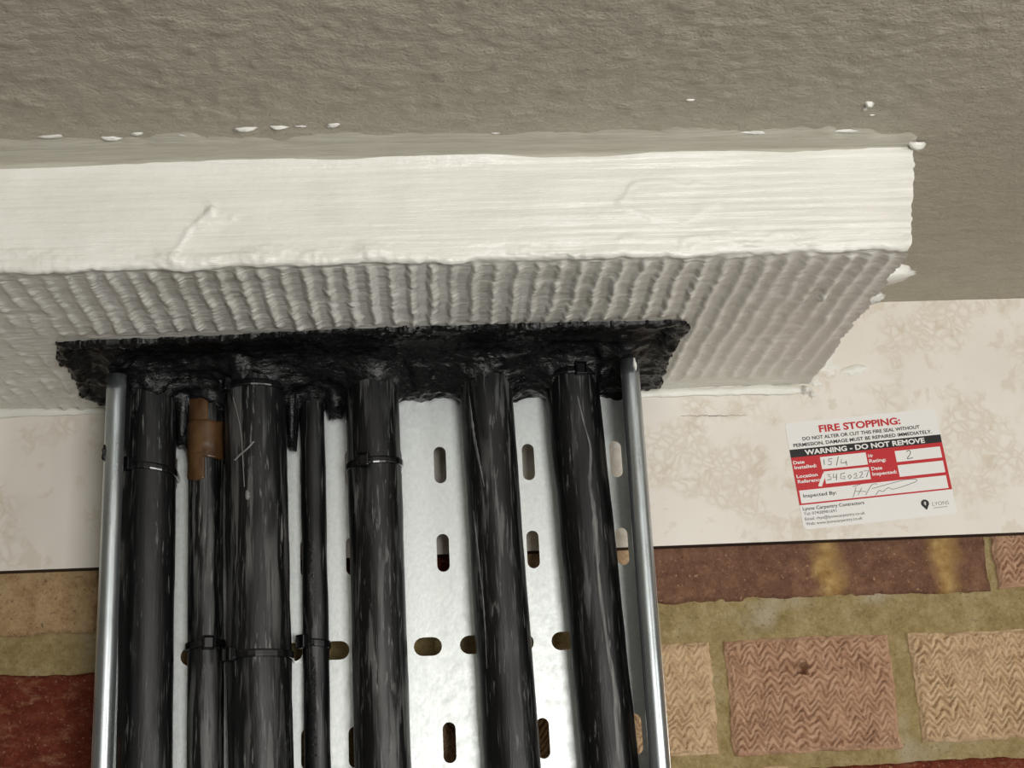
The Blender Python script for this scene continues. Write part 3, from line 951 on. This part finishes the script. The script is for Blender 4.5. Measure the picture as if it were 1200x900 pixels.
def emboss(i, s, zstart, zend, adeg, height, mat):
    """lettering read upwards along cable i, bent round its surface"""
    me = text_mesh(s, 0.012, 0.05)
    co = np.empty(len(me.vertices) * 3); me.vertices.foreach_get('co', co); co = co.reshape(-1, 3)
    lo, hi = co.min(0), co.max(0)
    u = (co[:, 0] - lo[0]) / (hi[0] - lo[0]); v = (co[:, 1] - lo[1]) / (hi[1] - lo[1]); w = (co[:, 2] > 0)
    r = CAB[i][2] - 0.35 + w * 0.62
    a = math.radians(adeg) - (v - 0.5) * height / CAB[i][2]
    z = zstart + u * (zend - zstart)
    a0, b0, r0 = CAB[i]
    xx = a0 + (157 - z) / 223.0 * (b0 - a0)
    out = np.stack([xx + r * np.cos(a), YB - r0 - 0.45 + r * np.sin(a), z], 1) * MM
    me.vertices.foreach_set('co', out.ravel()); me.update()
    o = child_of(cables[i], 'raised_lettering', me, mat, False)
    return o
emboss(3, 'LTD SEGMENT', -62, -6, 262, 3.4, M_SHEATH[3])
emboss(3, 'IN B', 3, 20, 262, 3.4, M_SHEATH[3]) if False else None
emboss(3, 'ALBE URE', 22, 62, 262, 3.4, M_SHEATH[3])

# ================================================================== cable ties
TIES = [  # cable, z, head angle (deg, 270 = facing out), tilt, label, head offset
    (0, 102.0, 236, -2.0, 'black cable tie around the smooth cable beside the left tray rim'),
    (1, 1.2, 286, 0.6, 'black cable tie with a square buckle around the slim scuffed cable'),
    (2, -7.0, 224, 0.0, 'shiny faceted black cable tie around the thickest cable, low down'),
    (3, 0.2, 226, -0.8, 'black cable tie around the thinnest cable, beside an open slot'),
    (4, 100.3, 253, 1.0, 'black cable tie around the middle cable between bare strips of tray'),
    (6, 150.6, 282, 0.0, 'black cable tie half buried in mastic at the top of the rightmost cable'),
    (2, 148.0, 222, 0.0, 'mastic smeared cable tie at the top of the thickest cable')]
for (i, z0, ah, tilt, lab) in TIES:
    r = CAB[i][2]; yc = YB - r - 0.45; xc = cab_x(i, z0)
    root = bpy.data.objects.new('cable_tie', None); coll.objects.link(root)
    root.location = (xc * MM, (yc - r) * MM, z0 * MM); root.empty_display_size = 0.01
    props(root, lab, 'cable tie', 'black cable ties on the cables')
    bpy.context.view_layer.update()
    inv = root.matrix_world.inverted()
    # strap: open ring, facets, ends going straight to the tray
    a_lo, a_hi = 172, 368
    pts = []
    ri = r + 0.25
    for k in range(17):
        a = math.radians(a_lo + (a_hi - a_lo) * k / 16)
        pts.append((ri * math.cos(a), ri * math.sin(a)))
    pts = [(pts[0][0] + 0.6, r - 1.2)] + pts + [(pts[-1][0] - 0.6, r - 1.2)]
    bm = bmesh.new(); rows = []
    wz = 4.4
    for k, (px, py_) in enumerate(pts):
        d = math.hypot(px, py_) or 1
        nx, ny = px / d, py_ / d
        tz = tilt * px / r
        rows.append([bm.verts.new(Vector((xc + px + nx * o_, yc + py_ + ny * o_, z0 + tz + zz)) * MM)
                     for (o_, zz) in ((0, -wz / 2), (0.75, -wz / 2 + 0.25), (0.95, -wz / 4), (0.95, wz / 4), (0.75, wz / 2 - 0.25), (0, wz / 2))])
    for a, b in zip(rows[:-1], rows[1:]):
        for k in range(6):
            bm.faces.new((a[k], a[(k + 1) % 6], b[(k + 1) % 6], b[k]))
    bm.faces.new(rows[0]); bm.faces.new(rows[-1][::-1])
    me = mesh_bm(bm); me.transform(inv)
    link('strap', me, M_TIE, root, False)
    # head: block with a rectangular pocket
    bm = bmesh.new()
    bm_box(bm, (-3.4, -2.6, -3.9), (3.4, 2.2, 3.9), 0.7, 2)
    bmesh.ops.recalc_face_normals(bm, faces=bm.faces)
    f = min((f for f in bm.faces), key=lambda f: (f.normal.y, -f.calc_area()))
    rr_ = bmesh.ops.inset_region(bm, faces=[f], thickness=0.9 * MM)
    bmesh.ops.translate(bm, verts=list(f.verts), vec=(0, 1.6 * MM, 0))
    me = mesh_bm(bm)
    ang = math.radians(ah)
    rotm = Matrix.Rotation(ang - math.radians(270), 4, 'Z')
    pos = Vector((xc + (r + 2.4) * math.cos(ang), yc + (r + 2.4) * math.sin(ang), z0 + tilt * math.cos(ang))) * MM
    me.transform(Matrix.Translation(pos) @ rotm); me.transform(inv)
    head = link('buckle', me, M_TIE, root, False)

# ================================================================== sticker
ang = math.radians(4.0)
ca, sa = math.cos(ang), math.sin(ang)
W_, H_ = 98.6, 69.0
stick_mw = Matrix(((ca, -sa, 0, 96.9 * MM), (0, 0, -1, -10.05 * MM), (sa, ca, 0, 132.4 * MM), (0, 0, 0, 1)))
pts = []
rad = 2.6
for (ux, vy, st) in ((W_ - rad, -rad, 0), (rad, -rad, 90), (rad, -H_ + rad, 180), (W_ - rad, -H_ + rad, 270)):
    for k in range(7):
        t = math.radians(st + 90 * k / 6)
        pts.append((ux + rad * math.cos(t), vy + rad * math.sin(t)))
bm = bmesh.new()
f = bm.faces.new([bm.verts.new((x * MM, y * MM, 0)) for x, y in pts])
g = bmesh.ops.extrude_face_region(bm, geom=[f])
bmesh.ops.translate(bm, verts=[v for v in g['geom'] if isinstance(v, bmesh.types.BMVert)], vec=(0, 0, 0.2 * MM))
sticker = link('fire_stopping_sticker', mesh_bm(bm), M_VINYL, smooth=False)
sticker.matrix_world = stick_mw
props(sticker, 'white, red and black fire stopping warning sticker on the marbled board', 'sticker')

def flat(name, polys, mat, z):
    bm = bmesh.new()
    for p in polys:
        bm.faces.new([bm.verts.new((x * MM, -y * MM, z * MM)) for x, y in p])
    me = bpy.data.meshes.new(name); 
    bmesh.ops.recalc_face_normals(bm, faces=bm.faces)
    for f in bm.faces:
        if f.normal.z < 0:
            f.normal_flip()
    bm.to_mesh(me); bm.free()
    return link(name, me, mat, sticker, False)
rect = lambda x0, y0, x1, y1: [(x0, y0), (x1, y0), (x1, y1), (x0, y1)]
flat('black_band', [rect(0, 17.4, W_, 22.6)], M_INKBLACK, 0.24)
flat('red_panel', [rect(0, 22.6, W_, 53.4)], M_INKRED, 0.24)
for b in ((18.5, 24.1, 48.2, 32.0), (19.2, 33.6, 48.3, 41.5), (66.9, 25.2, 96.6, 32.4), (66.9, 34.5, 96.6, 42.1), (1.4, 44.1, 96.5, 52.4)):
    flat('entry_box', [rect(*b)], M_VINYL, 0.28)
flat('scraped_mark', [[(18.6, 34.3), (20.3, 35.6), (16.2, 43.0), (13.9, 42.5)]], M_VINYL, 0.29)
def line(s, x0, ybase, x1, cap, mat, bold, z=0.33):
    me = text_mesh(s, bold)
    co = np.empty(len(me.vertices) * 3); me.vertices.foreach_get('co', co); co = co.reshape(-1, 3)
    lo, hi = co.min(0), co.max(0)
    sx = (x1 - x0) / (hi[0] - lo[0]); sy = cap / 0.73
    co[:, 0] = (co[:, 0] - lo[0]) * sx + x0
    co[:, 1] = co[:, 1] * sy - ybase
    co[:, 2] = z
    co *= MM
    me.vertices.foreach_set('co', co.ravel()); me.update()
    return link('lettering', me, mat, sticker, False)
line('FIRE STOPPING:', 21.3, 7.9, 74.5, 4.6, M_INKRED, 0.032)
line('DO NOT ALTER OR CUT THIS FIRE SEAL WITHOUT', 9.6, 12.2, 86.2, 2.3, M_INKBLACK, 0.02)
line('PERMISSION, DAMAGE MUST BE REPAIRED IMMEDIATELY.', 3.0, 16.0, 93.4, 2.3, M_INKBLACK, 0.02)
line('WARNING - DO NOT REMOVE', 9.4, 21.7, 87.6, 3.3, M_VINYL, 0.032)
for s, x0, y, x1 in (('Date', 0.9, 27.0, 8.1), ('Installed:', 1.1, 30.2, 15.4), ('Location', 1.4, 36.0, 15.0), ('Reference:', 1.6, 39.4, 18.2), ('Hr', 49.4, 27.6, 52.6), ('Rating:', 49.4, 31.0, 60.2),
                    ('Date', 49.7, 36.0, 56.8), ('Inspected:', 49.7, 39.5, 65.6)):
    line(s, x0, y, x1, 2.2, M_VINYL, 0.025)
line('Inspected By:', 3.4, 48.8, 24.7, 2.3, M_INKBLACK, 0.015)
line('Lyons Carpentry Contractors', 1.6, 56.9, 41.0, 2.2, M_INKBLACK, 0.012)
line('Tel: 07428981691', 1.6, 60.0, 22.6, 1.9, M_INKGREY, 0.008)
line('Email: rhys@lyonscarpentry.co.uk', 1.8, 63.3, 40.2, 1.9, M_INKGREY, 0.008)
line('Web: www.lyonscarpentry.co.uk', 1.9, 66.4, 38.0, 1.9, M_INKGREY, 0.008)
line('LYONS', 84.0, 62.7, 94.6, 2.6, M_INKGREY, -0.012)
flat('logo_underline', [rect(84.2, 63.9, 93.2, 64.2)], M_INKGREY, 0.33)
shield = [(79.4 + 2.6 * math.sin(t) * (1 if abs(t) < 2.2 else 0.95), 60.6 - 2.5 * math.cos(t)) for t in np.linspace(-2.2, 2.2, 20)] + [(80.2, 64.2), (79.6, 64.8), (79.0, 64.0)]
flat('logo_emblem', [shield], M_INKBLACK, 0.32)
face = [(79.4 + 1.0 * math.cos(t), 60.6 + 1.5 * math.sin(t)) for t in np.linspace(0, math.tau, 14)[:-1]]
flat('logo_figure', [face], M_INKGREY, 0.35)
flat('logo_figure', [[(79.0, 59.8), (79.9, 59.6), (79.6, 61.6), (79.2, 61.8)]], M_VINYL, 0.38)

to_st = lambda u, v: Vector((u, -v, 0.36)) * MM
HAND = [[(20.7, 25.8), (20.4, 29.4)], [(26.1, 25.8), (23.7, 25.9), (23.5, 27.3), (25.2, 27.7), (24.9, 29.4), (22.7, 29.7)], [(30.3, 24.8), (28.0, 30.6)],
        [(31.9, 27.0), (31.1, 29.3), (35.1, 29.3)], [(34.5, 28.0), (34.6, 31.3)], [(74.3, 26.6), (76.0, 25.6), (76.9, 26.6), (76.4, 28.2), (74.1, 30.9), (77.8, 30.6)],
        [(21.0, 35.9), (23.1, 35.7), (21.6, 37.1), (23.3, 37.7), (22.8, 39.1), (20.4, 39.1)], [(25.1, 35.7), (24.4, 38.0), (26.9, 37.8)], [(27.0, 35.9), (26.2, 40.0)],
        [(32.6, 35.9), (29.8, 36.2), (29.0, 39.1), (31.5, 39.7), (32.1, 37.9), (30.7, 38.0)], [(35.3, 37.4), (33.9, 38.4), (34.6, 40.1), (36.3, 38.7), (35.3, 37.4)],
        [(37.9, 37.7), (39.7, 36.6), (39.7, 38.4), (37.4, 40.0), (40.2, 39.9)], [(41.7, 36.5), (43.7, 36.2), (43.4, 37.6), (41.0, 40.0), (43.8, 39.8)], [(44.9, 36.0), (47.8, 35.7), (45.6, 40.0)],
        [(34.6, 52.0), (37.9, 45.5)], [(35.6, 45.2), (41.3, 44.0)], [(38.1, 50.9), (41.3, 46.4)], [(36.8, 48.3), (43.8, 49.1)], [(42.8, 51.4), (48.1, 45.3), (51.8, 45.1)],
        [(49.2, 52.0), (52.1, 49.4), (54.3, 50.2), (58.3, 48.2), (61.7, 49.4), (75.5, 46.5), (76.4, 44.6), (67.5, 44.6), (47.7, 47.7)]]
for k, st in enumerate(HAND):
    curved = k >= 14 or k in (5,)
    p = smooth_pts(st, 8 * len(st)) if curved and len(st) > 2 else [np.array(q_) for q_ in st]
    link('handwriting', mesh_bm(ribbon(p, 0.42 if k < 14 else 0.3, 0, to_st)), M_BIRO, sticker, False)
